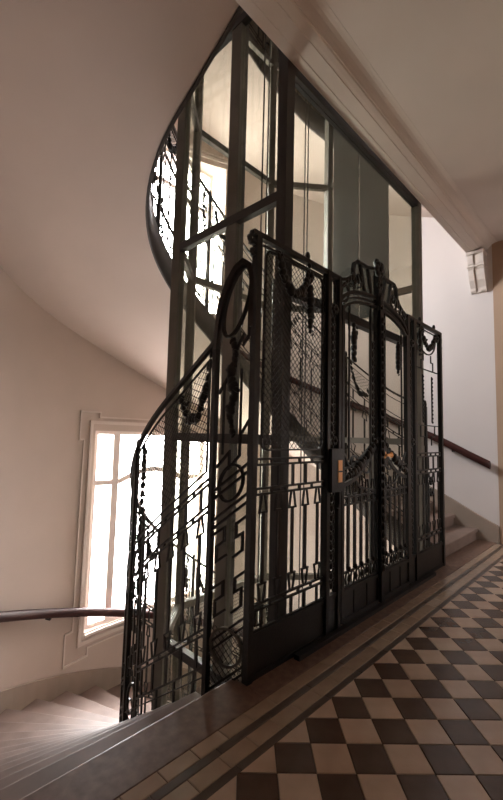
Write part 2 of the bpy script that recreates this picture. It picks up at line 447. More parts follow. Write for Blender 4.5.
b = MB(); b.box(XL - .2, CO[0] - RO, EDGE, EDGE + .3, -.3, 4.6); o = b.build('wall_left', 'plaster'); tag(o, 'plaster wall between the landing and the curved stair wall', 'wall', kind='structure')
w3 = empty('fill_window', ((SWX0 + SWX1) / 2, YB - .1, SWZ0)); tag(w3, 'unseen casement window added behind the camera to brighten the landing', 'window', kind='structure')
wbase = ((SWX0 + SWX1) / 2, YB - .1, SWZ0); xm = (SWX0 + SWX1) / 2
b = MB(); b.box(SWX0, SWX0 + .06, YB - .14, YB - .06, SWZ0, SWZ1); b.box(SWX1 - .06, SWX1, YB - .14, YB - .06, SWZ0, SWZ1); b.box(SWX0 + .06, SWX1 - .06, YB - .14, YB - .06, SWZ0, SWZ0 + .06); b.box(SWX0 + .06, SWX1 - .06, YB - .14, YB - .06, SWZ1 - .06, SWZ1); b.box(xm - .04, xm + .04, YB - .14, YB - .06, SWZ0 + .06, SWZ1 - .06); b.build('window_frame', 'white_wood', w3, wbase)
for xa_, xb_ in ((SWX0 + .06, xm - .04), (xm + .04, SWX1 - .06)):
    b = MB(); b.box(xa_, xb_, YB - .104, YB - .098, SWZ0 + .06, SWZ1 - .06); b.build('pane', 'pane', w3, wbase)
# ceiling of the landing with a moulded beam along the well
b = MB(); b.box(XL - .2, XR + .4, YB - .2, -.20, 4.40, 4.55)
o = b.build('ceiling', 'ceiling_paint'); tag(o, 'flat landing ceiling beyond the moulded beam', 'ceiling', kind='structure')
prof = [(EDGE, 4.27), (EDGE, HT - .03), (-.27, HT - .03), (-.27, 4.398), (-.25, 4.396), (-.225, 4.39), (-.20, 4.378), (-.18, 4.362), (-.165, 4.345), (-.155, 4.330), (-.148, 4.330), (-.14, 4.318), (-.11, 4.305),
        (-.085, 4.298), (-.082, 4.292), (-.06, 4.289), (-.02, 4.284), (.02, 4.279), (.024, 4.274), (.05, 4.272)]
b = MB()
xs2 = [XL - .2, XR]
b.ad([(x, y, z) for x in xs2 for y, z in prof], [(i, (i + 1) % len(prof), len(prof) + (i + 1) % len(prof), len(prof) + i) for i in range(len(prof))] + [tuple(range(len(prof) - 1, -1, -1)), tuple(range(len(prof), 2 * len(prof)))])
o = b.build('trim_1', 'trim_paint'); tag(o, 'moulded plaster beam edging the landing ceiling along the lift shaft', 'beam', kind='structure')
# upper landings and roof
b = MB(); b.box(XL - .2, XR + .4, YB - .2, EDGE - .001, 4.56, HT)
for z in (4.56,): pass
o = b.build('floor_upper', 'stone'); tag(o, 'upper landing slab above the ceiling', 'floor', kind='structure')
b = MB(); b.box(XL - .2, XR + .4, YB - .2, EDGE, HT + 4.3, HT + 4.45); o = b.build('ceiling_upper', 'landing_paint'); tag(o, 'ceiling of the upper landing', 'ceiling', kind='structure')
b = MB(); b.box(XL - .6, XR + .6, YB - .4, 4.8, ZT, ZT + .1); o = b.build('ceiling_top', 'landing_paint'); tag(o, 'flat ceiling at the top of the stair well', 'ceiling', kind='structure')
b = MB(); b.box(XL - .2, XR + .4, YB - .2, YB, HT, ZT); b.box(XL - .4, XL - .2, YB - .2, .4, HT - .3, ZT); b.box(XR, XR + .4, YB - .2, -.2, HT, ZT); b.box(XL - .2, CO[0] - RO, EDGE, EDGE + .3, HT, ZT)
o = b.build('wall_upper', 'landing_paint'); tag(o, 'plaster walls of the upper landing', 'wall', kind='structure')
b = MB(); b.box(XL - .2, XR + .5, YB - .2, 4.6, ZB - .2, ZB); o = b.build('floor_lower', 'stone'); tag(o, 'stone floor at the bottom of the stair well', 'floor', kind='structure')
b = MB(); b.box(XL - .2, XR + .4, EDGE - .1, EDGE - .04, ZB, -.28); o = b.build('wall_lower', 'plaster'); tag(o, 'plaster face below the landing edge', 'wall', kind='structure')
# scroll corbel under the beam end
b = MB(); y0, y1 = -.14, .10
pr = [(0, 4.268), (.20, 4.268), (.205, 4.23), (.19, 4.21), (.195, 4.16), (.19, 4.08), (.17, 4.05), (.185, 4.03), (.18, 4.01), (.165, 3.99), (.155, 3.92), (.13, 3.84), (.09, 3.78), (.065, 3.74), (.06, 3.70), (.04, 3.675), (0, 3.67)]
n = len(pr)
for (a, c, sh) in ((y0 + .012, y0 + .085, 0), (y0 + .085, y1 - .085, -.018), (y1 - .085, y1 - .012, 0), ):
    b.ad([(CO[0] + RO - max(0.0, (px + sh) if px > .05 else px), yy, pz) for yy in (a, c) for px, pz in pr], [(i, i + 1, n + i + 1, n + i) for i in range(n - 1)] + [tuple(range(n - 1, -1, -1)), tuple(range(n, 2 * n))])
b.box(CO[0] + RO - .215, CO[0] + RO, y0, y1, 4.225, 4.268)
b.box(CO[0] + RO - .205, CO[0] + RO, y0 + .004, y1 - .004, 4.03, 4.055)
o = b.build('trim_2', 'trim_paint'); tag(o, 'fluted scroll corbel carrying the right end of the ceiling beam', 'corbel', kind='structure')

# ------------------------------------------------------------------ stair flights
def down_sof(s): return down_z(s) - .34
st_d = flight('staircase', 'stone winder stairs descending on the left from the landing', down_z, down_outer, down_sof)
# the landing edge itself is the top of the flight, so treads run at -RISER*k
st_u = flight('staircase', 'stone stairs rising on the right and curving overhead', up_z, up_outer, sof_z)
st_u2 = copy_tree(st_u); st_u2.location.z += HT2; st_u2['label'] = 'highest stone flight seen through the upper shaft glass'

# skirting bands on the outer wall
def band(name, label, zf, of, h, th, m, lo=.12, z_off=0.0, s0=0.0, s1=LI, n=80):
    b = MB()
    P = []
    for i in range(n + 1):
        s = s0 + (s1 - s0) * i / n
        for d, z in ((.01, zf(s) + h), (-th, zf(s) + h - .01), (-th, zf(s) - lo), (.01, zf(s) - lo)):
            x, y, _, _ = path(CO, RO, of(s), d); P.append((x, y, z + z_off))
    b.ad(P, [(i * 4 + k, i * 4 + (k + 1) % 4, i * 4 + 4 + (k + 1) % 4, i * 4 + 4 + k) for i in range(n) for k in range(4)] + [(3, 2, 1, 0), (n * 4, n * 4 + 1, n * 4 + 2, n * 4 + 3)])
    return tag(b.build(name, m), label, 'skirting', kind='structure')
band('baseboard_left', 'grey stone skirting curving down beside the winder stairs', down_z, down_outer, .22, .03, 'skirt', .2)
band('baseboard_right', 'grey skirting rising along the white wall by the stairs', up_z, up_outer, .22, .03, 'skirt', .22, s1=LI + .28)

# ------------------------------------------------------------------ windows
def window(name, label, dz):
    root = empty(name, (0, 0, dz)); tag(root, label, 'window', kind='structure')
    mp = lambda u, v, w: (u, WINY + w, v)
    x0, x1, z0, z1 = WINX0, WINX1, WINZ0, WINZ1
    ml0, ml1, mr0, mr1 = 1.27, 1.38, 2.61, 2.72
    zt = .66; fw = .055
    b = MB(mp)
    b.box(x0 - .04, x0 + fw, z0 - .02, z1 + .02, -.04, .05); b.box(x1 - fw, x1 + .04, z0 - .02, z1 + .02, -.04, .05)
    b.box(x0 + fw, x1 - fw, z1 - fw, z1 + .02, -.04, .05); b.box(x0 + fw, x1 - fw, z0 - .02, z0 + fw, -.04, .05)
    b.build('window_frame', 'white_wood', root)
    for a, c in ((ml0, ml1), (mr0, mr1)):
        b = MB(mp); b.box(a, c, z0 + fw, z1 - fw, -.035, .045); b.build('mullion', 'white_wood', root)
    b = MB(mp)
    cx = (ml1 + mr0) / 2; hw = (mr0 - ml1) / 2
    arch = [(ml1 + 2 * hw * i / 20, zt + .17 * math.sin(PI * i / 20)) for i in range(21)]
    b.bar([(x0 + fw, zt), (ml0, zt)], .075, .08); b.bar([(mr1, zt), (x1 - fw, zt)], .075, .08); b.bar(arch, .075, .08)
    b.build('transom', 'white_wood', root)
    def pane(x0, x1, lo, hi):
        b = MB(mp); n = 16
        P = [(x0 + (x1 - x0) * i / n, lo(x0 + (x1 - x0) * i / n), 0) for i in range(n + 1)] + [(x1 + (x0 - x1) * i / n, hi(x1 + (x0 - x1) * i / n), 0) for i in range(n + 1)]
        m = len(P); b.ad(P + [(p[0], p[1], .006) for p in P], [tuple(range(m)), tuple(range(2 * m - 1, m - 1, -1))] + [(i, m + i, m + (i + 1) % m, (i + 1) % m) for i in range(m)])
        b.build('pane', 'pane', root)
    az = lambda x: zt + .17 * math.sin(PI * min(1, max(0, (x - ml1) / (2 * hw))))
    k = lambda v: (lambda x: v)
    pane(x0 + fw, ml0, k(z0 + fw), k(zt - .037)); pane(x0 + fw, ml0, k(zt + .037), k(z1 - fw))
    pane(mr1, x1 - fw, k(z0 + fw), k(zt - .037)); pane(mr1, x1 - fw, k(zt + .037), k(z1 - fw))
    pane(ml1, mr0, k(z0 + fw), lambda x: az(x) - .037); pane(ml1, mr0, lambda x: az(x) + .037, k(z1 - fw))
    # sill board
    b = MB(); P = []
    n = 12
    for i in range(n + 1):
        x = x0 - .03 + (x1 - x0 + .06) * i / n; y = wall_y(x) - .03
        P += [(x, y, z0 - .02), (x, y, z0 - .055), (x, WINY + .05, z0 - .055), (x, WINY + .05, z0 - .02)]
    b.ad(P, [(i * 4 + q, i * 4 + (q + 1) % 4, i * 4 + 4 + (q + 1) % 4, i * 4 + 4 + q) for i in range(n) for q in range(4)] + [(3, 2, 1, 0), (n * 4, n * 4 + 1, n * 4 + 2, n * 4 + 3)])
    b.build('window_sill', 'white_wood', root)
    # raised plaster surround with ears, laid on the curved wall
    mw = lambda u, v, w: (u, wall_y(u) - w, v)
    def surround(nm, pts, wid, dep):
        b = MB(mw, .12); b.bar(pts, wid, dep * 2, True, 0); b.build(nm, 'trim_paint', root)
    e = .0
    xa, xb, za, zb = x0 - .12, x1 + .12, z0 - .12, z1 + .12
    surround('architrave', [(xa, za), (xb, za), (xb, zb), (xa, zb)], .05, .035)
    E_ = .13
    surround('eared_moulding', [(xa - .11, za + .22), (xa - .22, za + .22), (xa - .22, za - .20), (xa + .14, za - .20), (xa + .14, za - .09), (xb - .14, za - .09), (xb - .14, za - .20), (xb + .22, za - .20), (xb + .22, za + .22), (xb + .11, za + .22),
                               (xb + .11, zb - .25), (xb + .18, zb - .25), (xb + .18, zb + .15), (xb - .14, zb + .15), (xb - .14, zb + .08), (xa + .14, zb + .08), (xa + .14, zb + .15), (xa - .18, zb + .15), (xa - .18, zb - .25), (xa - .11, zb - .25)], .022, .022)
    return root
window('window_1', 'bright three-part window with arched transom beside the left railing', 0)
window('window_2', 'upper bright window glimpsed behind the curved stair railing', HT2)

# ------------------------------------------------------------------ wall handrails
def wall_rail(name, label, zf, of, h, s0, s1, n=60):
    P0 = path(CO, RO, of((s0 + s1) / 2)); base = (P0[0], P0[1], zf((s0 + s1) / 2) + h)
    root = empty(name, base); tag(root, label, 'handrail')
    pp = []
    for i in range(n + 1):
        s = s0 + (s1 - s0) * i / n; x, y, nx, ny = path(CO, RO, of(s), -.075)
        pp.append((Vector((x, y, zf(s) + h)), Vector((nx, ny, 0)), Vector((0, 0, 1))))
    K_ = 1.35; pf = [(-.028, -.03), (-.034, 0), (-.03, .028), (-.014, .044), (.014, .044), (.03, .028), (.034, 0), (.028, -.03), (.015, -.04), (-.015, -.04)]
    b = MB(); b.sweep(pp, [(x * K_, z * K_) for x, z in pf]); b.build('rail', 'wood', root, base, True)
    m = max(2, int((of(s1) - of(s0)) / 1.3))
    for i in range(m):
        s = s0 + (s1 - s0) * (i + .3) / m; x, y, nx, ny = path(CO, RO, of(s), -.075); z = zf(s) + h
        q = Vector((x, y, z - .03)); b = MB()
        b.sweep([(q, Vector((-ny, nx, 0)), Vector((nx, ny, 0))), (q + Vector((0, 0, -.04)), Vector((-ny, nx, 0)), Vector((nx, ny, 0)))], [(-.01, -.01), (.01, -.01), (.01, .01), (-.01, .01)])
        b.sweep([(q + Vector((0, 0, -.045)), Vector((-ny, nx, 0)), Vector((0, 0, 1))), (q + Vector((nx * .085, ny * .085, -.045)), Vector((-ny, nx, 0)), Vector((0, 0, 1)))], [(-.01, -.01), (.01, -.01), (.01, .01), (-.01, .01)])
        b.build('bracket', 'iron', root, base)
    return root
wall_rail('wall_handrail', 'dark red wooden handrail crossing in front of the window on the curved wall', down_z, down_outer, 1.02, .3, LI - .5)
wall_rail('wall_handrail', 'dark red wooden handrail on the white wall by the rising stairs', up_z, up_outer, 1.03, .8, LI + .21)

# ------------------------------------------------------------------ lift shaft
SP = [(.44, .15), (.45, 1.5), (1.0, 2.0), (2.35, 2.0), (3.0, 1.45), (2.93, .15)]    # F, L1, L2, R2, R1, FR
LV = [-4.05, -2.25, -.44, 1.395, 3.23, 5.06, 6.9, 8.7, 10.35]
sh = empty('lift_shaft', (1.7, 1.0, ZB)); tag(sh, 'glazed grey steel lift shaft standing in the stair well', 'lift shaft')
SB = (1.7, 1.0, ZB)
def post(x, y, w, d, ang, m='shaft', z0=ZB, z1=10.4, name='post'):
    b = MB(); c, s_ = math.cos(ang), math.sin(ang)
    P = [(x + a * c - e * s_, y + a * s_ + e * c, z) for z in (z0, z1) for a, e in ((-w / 2, -d / 2), (w / 2, -d / 2), (w / 2, d / 2), (-w / 2, d / 2))]
    b.ad(P, [(3, 2, 1, 0), (4, 5, 6, 7)] + [(i, (i + 1) % 4, 4 + (i + 1) % 4, 4 + i) for i in range(4)])
    return b.build(name, m, sh, SB)
for i, (x, y) in enumerate(SP):
    w = .09
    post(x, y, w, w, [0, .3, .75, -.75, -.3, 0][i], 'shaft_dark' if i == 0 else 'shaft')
post(.45, .72, .055, .12, 0, 'shaft', name='guide_post'); post(2.96, .72, .055, .12, 0, 'shaft', name='guide_post')
for gx in (.54, 2.87): post(gx, .72, .05, .016, 0, 'sheet', name='guide_rail')
for gx, gy in ((1.25, 1.15), (1.33, 1.15), (2.55, 1.55), (2.62, 1.55)): post(gx, gy, .012, .012, 0, 'shaft_dark', name='hoist_cable')
def crossbar(p, q, z, h=.075, d=.06, m='shaft', ofs=0.0):
    p, q = Vector((*p, z)), Vector((*q, z)); t = (q - p).normalized(); nrm = Vector((-t.y, t.x, 0))
    b = MB(); b.sweep([(p + t * .04 + nrm * ofs, nrm, Vector((0, 0, 1))), (q - t * .04 + nrm * ofs, nrm, Vector((0, 0, 1)))], [(-d / 2, -h / 2), (d / 2, -h / 2), (d / 2, h / 2), (-d / 2, h / 2)])
    b.build('crossbar', m, sh, SB)
def pane_q(p, q, z0, z1):
    p, q = Vector((*p, 0)), Vector((*q, 0)); t = (q - p).normalized(); nrm = Vector((-t.y, t.x, 0)); a, c = p + t * .045, q - t * .045
    b = MB(); P = [tuple(v + nrm * o + Vector((0, 0, z))) for o in (-.004, .004) for v, z in ((a, z0), (c, z0), (c, z1), (a, z1))]
    b.ad(P, [(3, 2, 1, 0), (4, 5, 6, 7)] + [(i, (i + 1) % 4, 4 + (i + 1) % 4, 4 + i) for i in range(4)])
    b.build('glass_pane', 'glass', sh, SB)
for i in range(5):
    p, q = SP[i], SP[i + 1]
    for j, z in enumerate(LV):
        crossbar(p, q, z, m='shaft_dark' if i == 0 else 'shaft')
        if 1 <= j < len(LV) - 1: pane_q(p, q, z + .04, LV[j + 1] - .04)
for z in (-2.2, .02, 2.49, 4.27, 4.85, 7.2): crossbar(SP[0], SP[5], z, .075 if z != 4.27 else .10, .07, 'shaft_dark')
for z0, z1 in ((2.53, 4.22), (4.9, 7.16)): pane_q(SP[0], SP[5], z0, z1)
# grey sheet cover panels on the right side of the shaft
for (ya, yb) in ((.45, .84), (.86, 1.24)):
    b = MB(); b.box(2.80, 2.825, ya, yb, 2.95, 6.6); b.build('cover_panel', 'sheet', sh, SB)

# ------------------------------------------------------------------ iron work
def wire_mesh(mb, region, pitch=.046, wid=.0034, dep=.003):
    """region(u) -> (v0, v1) or None on [u0,u1]; diagonal wires clipped to a rectangle/sheared region"""
    u0, u1, v0, v1 = region
    for sgn in (1, -1):
        k = -int((v1 - v0) / pitch) - 2
        while True:
            # line: v = v0 + sgn*(u-u0) + c
            if sgn == 1:
                c = k * pitch; a = (max(u0, u0 - c), 0); s0 = max(u0, u0 - c); s1 = min(u1, u0 + (v1 - v0) - c)
                if u0 - c > u1 and False: break
                p, q = (s0, v0 + (s0 - u0) + c), (s1, v0 + (s1 - u0) + c)
            else:
                c = (v1 - v0) + -k * pitch
                s0 = max(u0, u0 + c - (v1 - v0)); s1 = min(u1, u0 + c)
                p, q = (s0, v0 - (s0 - u0) + c), (s1, v0 - (s1 - u0) + c)
            if s1 - s0 > .004: mb.bar([p, q], wid, dep, w=.001 * sgn)
            k += 1
            if k > (u1 - u0 + v1 - v0) / pitch + 2: break
def spear(mb, u, v0, v1, hd=.11, wb=.023):
    """flat bar with an open trapezoid head at both ends"""
    mb.bar([(u, v0 + hd), (u, v1 - hd)], wb, .012)
    for a, b2 in ((v1, v1 - hd), (v0, v0 + hd)):
        mb.bar([(u - .013, a), (u - .034, b2), (u + .034, b2), (u + .013, a)], .011, .012)
def garland(mb, pts, r=.018, n=9, w=-.02):
    for i in range(n):
        t = i / (n - 1) * (len(pts) - 1); k = min(int(t), len(pts) - 2); f = t - k
        u = pts[k][0] + (pts[k + 1][0] - pts[k][0]) * f; v = pts[k][1] + (pts[k + 1][1] - pts[k][1]) * f
        s = r * (.75 + .5 * random.random()) * (1 - .35 * abs(2 * i / (n - 1) - 1))
        mb.blob(u, v, s, s * 1.25, s * .8, w, 7, random.uniform(-.6, .6))
        if i % 2: mb.blob(u + random.uniform(-1, 1) * r, v + random.uniform(-1, 1) * r, s * .5, s * .95, s * .4, w - .01, 6, random.uniform(-1.5, 1.5))
def flower(mb, u, v, r, w=-.025):
    for i in range(6):
        a = i * PI / 3; mb.blob(u + math.cos(a) * r * .6, v + math.sin(a) * r * .6, r * .42, r * .5, r * .3, w, 6, a)
    mb.blob(u, v, r * .35, r * .35, r * .4, w - .01, 6)
def scroll(cu, cv, r0, r1, a0, turns, n=22):
    return [(cu + (r0 + (r1 - r0) * i / (n - 1)) * math.cos(a0 + turns * 2 * PI * i / (n - 1)), cv + (r0 + (r1 - r0) * i / (n - 1)) * math.sin(a0 + turns * 2 * PI * i / (n - 1))) for i in range(n)]
def key_fret(mb, u0, u1, v, h, flip=1, wid=.011):
    d = (u1 - u0)
    q = [(0, 0), (0, .9), (.42, .9), (.42, .35), (.72, .35), (.72, 1.25), (1, 1.25)]
    mb.bar([(u0 + d * a if flip > 0 else u1 - d * a, v + h * c) for a, c in q], wid, .012)

def iron_bands(part, u0, u1, step=.155, mid=(1.28, 1.10), low=(.44, .30), inset=.02, sp=True, wid=.014):
    """the band rails, connector bars and spears of one bay; part(name) -> MB, finished by done()"""
    n = max(1, round((u1 - u0) / step)); us = [u0 + (u1 - u0) * (i + .5) / n for i in range(n)]
    for v in (mid[0], mid[1], low[0]):
        m = part('double_band')
        m.bar([(u0, v), (u1, v)], wid, .014); m.bar([(u0, v - .035), (u1, v - .035)], wid, .014)
        for i in range(n + 1):
            u = u0 + (u1 - u0) * i / n; m.box(u - .008, u + .008, v - .035, v, -.007, .007)
        m.done()
    m = part('bottom_band'); m.bar([(u0, low[1] - .02), (u1, low[1] - .02)], wid, .014); m.done()
    for u in us:
        m = part('short_bar'); m.bar([(u, mid[1]), (u, mid[0] - .035)], .021, .012); m.done()
        m = part('short_bar'); m.bar([(u, low[1] - .02), (u, low[0] - .035)], .021, .012); m.done()
        if sp: m = part('spear_bar'); spear(m, u, low[0], mid[1] - .035); m.done()

class Part(MB):
    def __init__(s, name, fn, maxseg, parent, base, m='iron', smooth=False):
        super().__init__(fn, maxseg); s.a = (name, m, parent, base, smooth)
    def done(s):
        return s.build(*s.a)

# ---- landing screen in the plane y = 0 (u = x, v = z, w = y)
flat = lambda u, v, w: (u, w, v)
def maker(parent, base, fn=flat, maxseg=9.0):
    return lambda name, m='iron', smooth=False: Part(name, fn, maxseg, parent, base, m, smooth)
TOP = 2.70
def fixed_panel(name, label, u0, u1, end, mirror):
    base = ((u0 + u1) / 2, 0, 0); root = empty(name, base); tag(root, label, 'lift screen')
    part = maker(root, base)
    e = end; j = u1 if not mirror else u0          # free end and jamb end
    sg = 1 if not mirror else -1
    m = part('end_post'); m.box(e - .022, e + .022, 0, TOP, -.022, .022); m.done()
    m = part('top_rail'); m.bar([(u0 - (.05 if not mirror else 0), TOP - .005), (u1 + (.03 if mirror else 0), TOP - .005)], .034, .04)
    m.bar([(u0 + .05, TOP - .055), (u1 - .03, TOP - .055)], .012, .014)
    if not mirror: m.bar([(u0 - .05, TOP)] + [(u0 - .055 - .02 * math.sin(PI * i / 6), TOP - .02 - .05 * i / 6) for i in range(7)] + scroll(u0 - .035, TOP - .115, .045, .012, 2.3, -.9), .02, .024)
    else: m.bar([(u1 + .02, TOP)] + [(u1 + .035 + .012 * math.sin(PI * i / 6), TOP - .02 - .12 * i / 6) for i in range(7)] + scroll(u1 + .02, TOP - .17, .03, .01, 0, -1), .02, .024)
    m.done()
    m = part('kick_panel'); m.box(u0 + .02, u1, .02, .25, -.006, .006); m.box(u0 + .02, u1, .235, .262, -.014, .014); m.box(u0 + .02, u1, .0, .03, -.014, .014); m.done()
    a, c = (u0 + .035, u1 - .01) if not mirror else (u0 + .01, u1 - .035)
    iron_bands(part, a, c, .155, (1.28, 1.10), (.42, .29))
    if not mirror:
        m = part('mesh_frame')
        fa, fc, fz0, fz1, r = a + .045, c - .03, 1.335, TOP - .075, .05
        ring = []
        for (cx_, cz_, t0) in ((fc - r, fz0 + r, -PI / 2), (fc - r, fz1 - r, 0), (fa + r, fz1 - r, PI / 2), (fa + r, fz0 + r, PI)):
            ring += [(cx_ + r * math.cos(t0 + PI / 2 * k / 4), cz_ + r * math.sin(t0 + PI / 2 * k / 4)) for k in range(5)]
        m.bar(ring, .011, .016, True)
        z = fz0 + .08
        while z < fz1 - .05:
            m.blob(fa, z, .009, .009, .012, -.006, 6); m.blob(fc, z, .009, .009, .012, -.006, 6); z += .055
        mf = m.done()
        m = Part('wire_mesh', flat, 9, mf, base); wire_mesh(m, (fa, fc, fz0, fz1)); tag(m.done(), kind='stuff')
        m = part('stile'); m.bar([(a, 1.28), (a, TOP - .02)], .012, .014); m.done()
        m = part('stile'); m.bar([(c, 1.28), (c, TOP - .02)], .012, .014); m.done()
        m = part('garland', smooth=True); garland(m, [(.20, 2.61), (.24, 2.50), (.31, 2.42), (.39, 2.41), (.46, 2.46), (.50, 2.53)], .04, 13); m.done()
        m = part('garland', smooth=True); garland(m, [(.53, 2.66), (.54, 2.50), (.55, 2.38), (.55, 2.28), (.55, 2.18)], .032, 12); m.done()
        for q in ((.53, 2.58, .05), (.20, 2.62, .035)):
            m = part('rosette', smooth=True); flower(m, *q); m.done()
        m = part('bud', smooth=True); m.blob(.53, 2.735, .022, .04, .022, 0); m.done()
        # little key fret at the foot by the end post
        m = part('key_fret'); m.bar([(a + .09, .40), (a + .02, .40), (a + .02, .30), (a + .09, .30)], .011, .012); m.done()
    else:
        m = part('fret')
        um = (a + c) / 2
        for s_ in (-1, 1):
            m.bar([(um + s_ * .11, 2.38), (um + s_ * .11, 2.30), (um + s_ * .17, 2.30), (um + s_ * .17, 2.20), (um + s_ * .28, 2.20), (um + s_ * .30, 2.20)], .010, .012)
            m.bar([(um + s_ * .13, 2.14), (um + s_ * .13, 1.62)], .014, .012)
            m.bar([(um + s_ * .30, 1.58), (um + s_ * .20, 1.58), (um + s_ * .20, 1.46), (um + s_ * .10, 1.46), (um + s_ * .10, 1.36)], .010, .012)
        m.bar([(um - .30, 2.20), (um + .30, 2.20)], .010, .012); m.bar([(um - .20, 1.58), (um + .20, 1.58)], .010, .012)
        m.bar(ellipse(um, 2.58, .26, .20, 15, 0, PI, 2 * PI), .012, .014)
        z = 1.62
        while z < 2.14:
            for s_ in (-1, 1): m.blob(um + s_ * .13, z, .011, .014, .011, -.006, 6)
            z += .045
        m.bar([(um - .31, 1.28), (um - .31, TOP - .02)], .012, .014)
        m.done()
        m = part('garland', smooth=True); garland(m, [(um - .2, 2.62), (um - .12, 2.50), (um, 2.44), (um + .12, 2.50), (um + .2, 2.62)], .036, 12); m.done()
        m = part('garland', smooth=True); garland(m, [(um - .25, 2.66), (um - .25, 2.50), (um - .25, 2.34)], .03, 8); m.done()
        for q in ((um + .24, 2.60, .05), (um - .2, 2.62, .04), (um, .98, .05), (um, .86, .05)):
            m = part('rosette', smooth=True); flower(m, *q); m.done()
        for q in (-.2, .22):
            m = part('bud', smooth=True); m.blob(um + q, 2.735, .02, .035, .02); m.done()
    return root
U_J0, U_J1 = .79, .945
CEN = 1.60
fixed_panel('lift_screen', 'fixed iron screen panel with wire mesh and garlands at the near end', 0.0, U_J0 - .02, 0.0, False)
fixed_panel('lift_screen', 'narrow-looking fixed iron screen panel at the far end by the rising stairs', 2 * CEN - U_J0 + .02, 3.2, 3.2, True)

def jamb(label, u0, u1, lock):
    base = ((u0 + u1) / 2, 0, 0); root = empty('lift_screen_pilaster', base); tag(root, label, 'lift screen'); part = maker(root, base)
    for u in (u0, u1): m = part('post'); m.box(u - .019, u + .019, 0, TOP, -.028, .028); m.done()
    m = part('base_plate'); m.box(u0 + .018, u1 - .018, .0, .27, -.012, .012); m.box(u0 + .018, u1 - .018, .25, .275, -.02, .02); m.done()
    m = part('top_rail'); m.bar([(u0 - .02, TOP - .005), (u1 + .02, TOP - .005)], .034, .045); m.done()
    m = part('cross_rail'); m.bar([(u0, 2.42), (u1, 2.42)], .03, .03); m.done()
    um = (u0 + u1) / 2
    m = part('ring'); m.bar(ellipse(um, 2.56, .045, .105, 18), .014, .016, True); m.done()
    m = part('inner_rod'); m.bar([(um - .04, .28), (um - .04, 2.41)], .009, .01); m.bar([(um + .04, .28), (um + .04, 2.41)], .009, .01); m.done()
    for za, zb_ in (((.34, 1.0), (1.36, 2.38)) if lock else ((.34, 2.38),)):
        m = part('leaf_chain', smooth=True); z = za
        while z < zb_:
            m.blob(um, z, .02, .036, .014, -.004, 7); m.blob(um - .02, z + .03, .01, .024, .01, -.006, 6, .6); m.blob(um + .02, z + .03, .01, .024, .01, -.006, 6, -.6)
            z += .07
        m.done()
    for q in ((um, 2.42, .045), (um, 1.40, .04)):
        m = part('rosette', smooth=True); flower(m, *q); m.done()
    if lock:
        m = part('lock_box'); m.box(um - .075, um + .075, 1.02, 1.34, -.055, .03); lb = m.done()
        m = Part('brass_plate', flat, 9, lb, base, 'brass'); m.box(um + .005, um + .06, 1.09, 1.255, -.060, -.055); bp = m.done(); tag(bp, 'small brass lock plate')
        bp.location = (0, 0, 0)
        m = Part('keyhole_slot', flat, 9, lb, base, 'shaft_dark'); m.box(um + .005, um + .06, 1.165, 1.176, -.062, -.060); m.done()
        m = Part('handle', flat, 9, lb, base, 'iron'); m.bar([(um + .03, 1.02), (um + .03, .93), (um + .015, .90)], .02, .02, w=-.05); m.done()
    return root
jamb('ornate iron pilaster with brass lock plate between the mesh panel and the gate', U_J0, U_J1, True)
jamb('ornate iron pilaster between the gate and the far end panel', 2 * CEN - U_J1, 2 * CEN - U_J0, False)

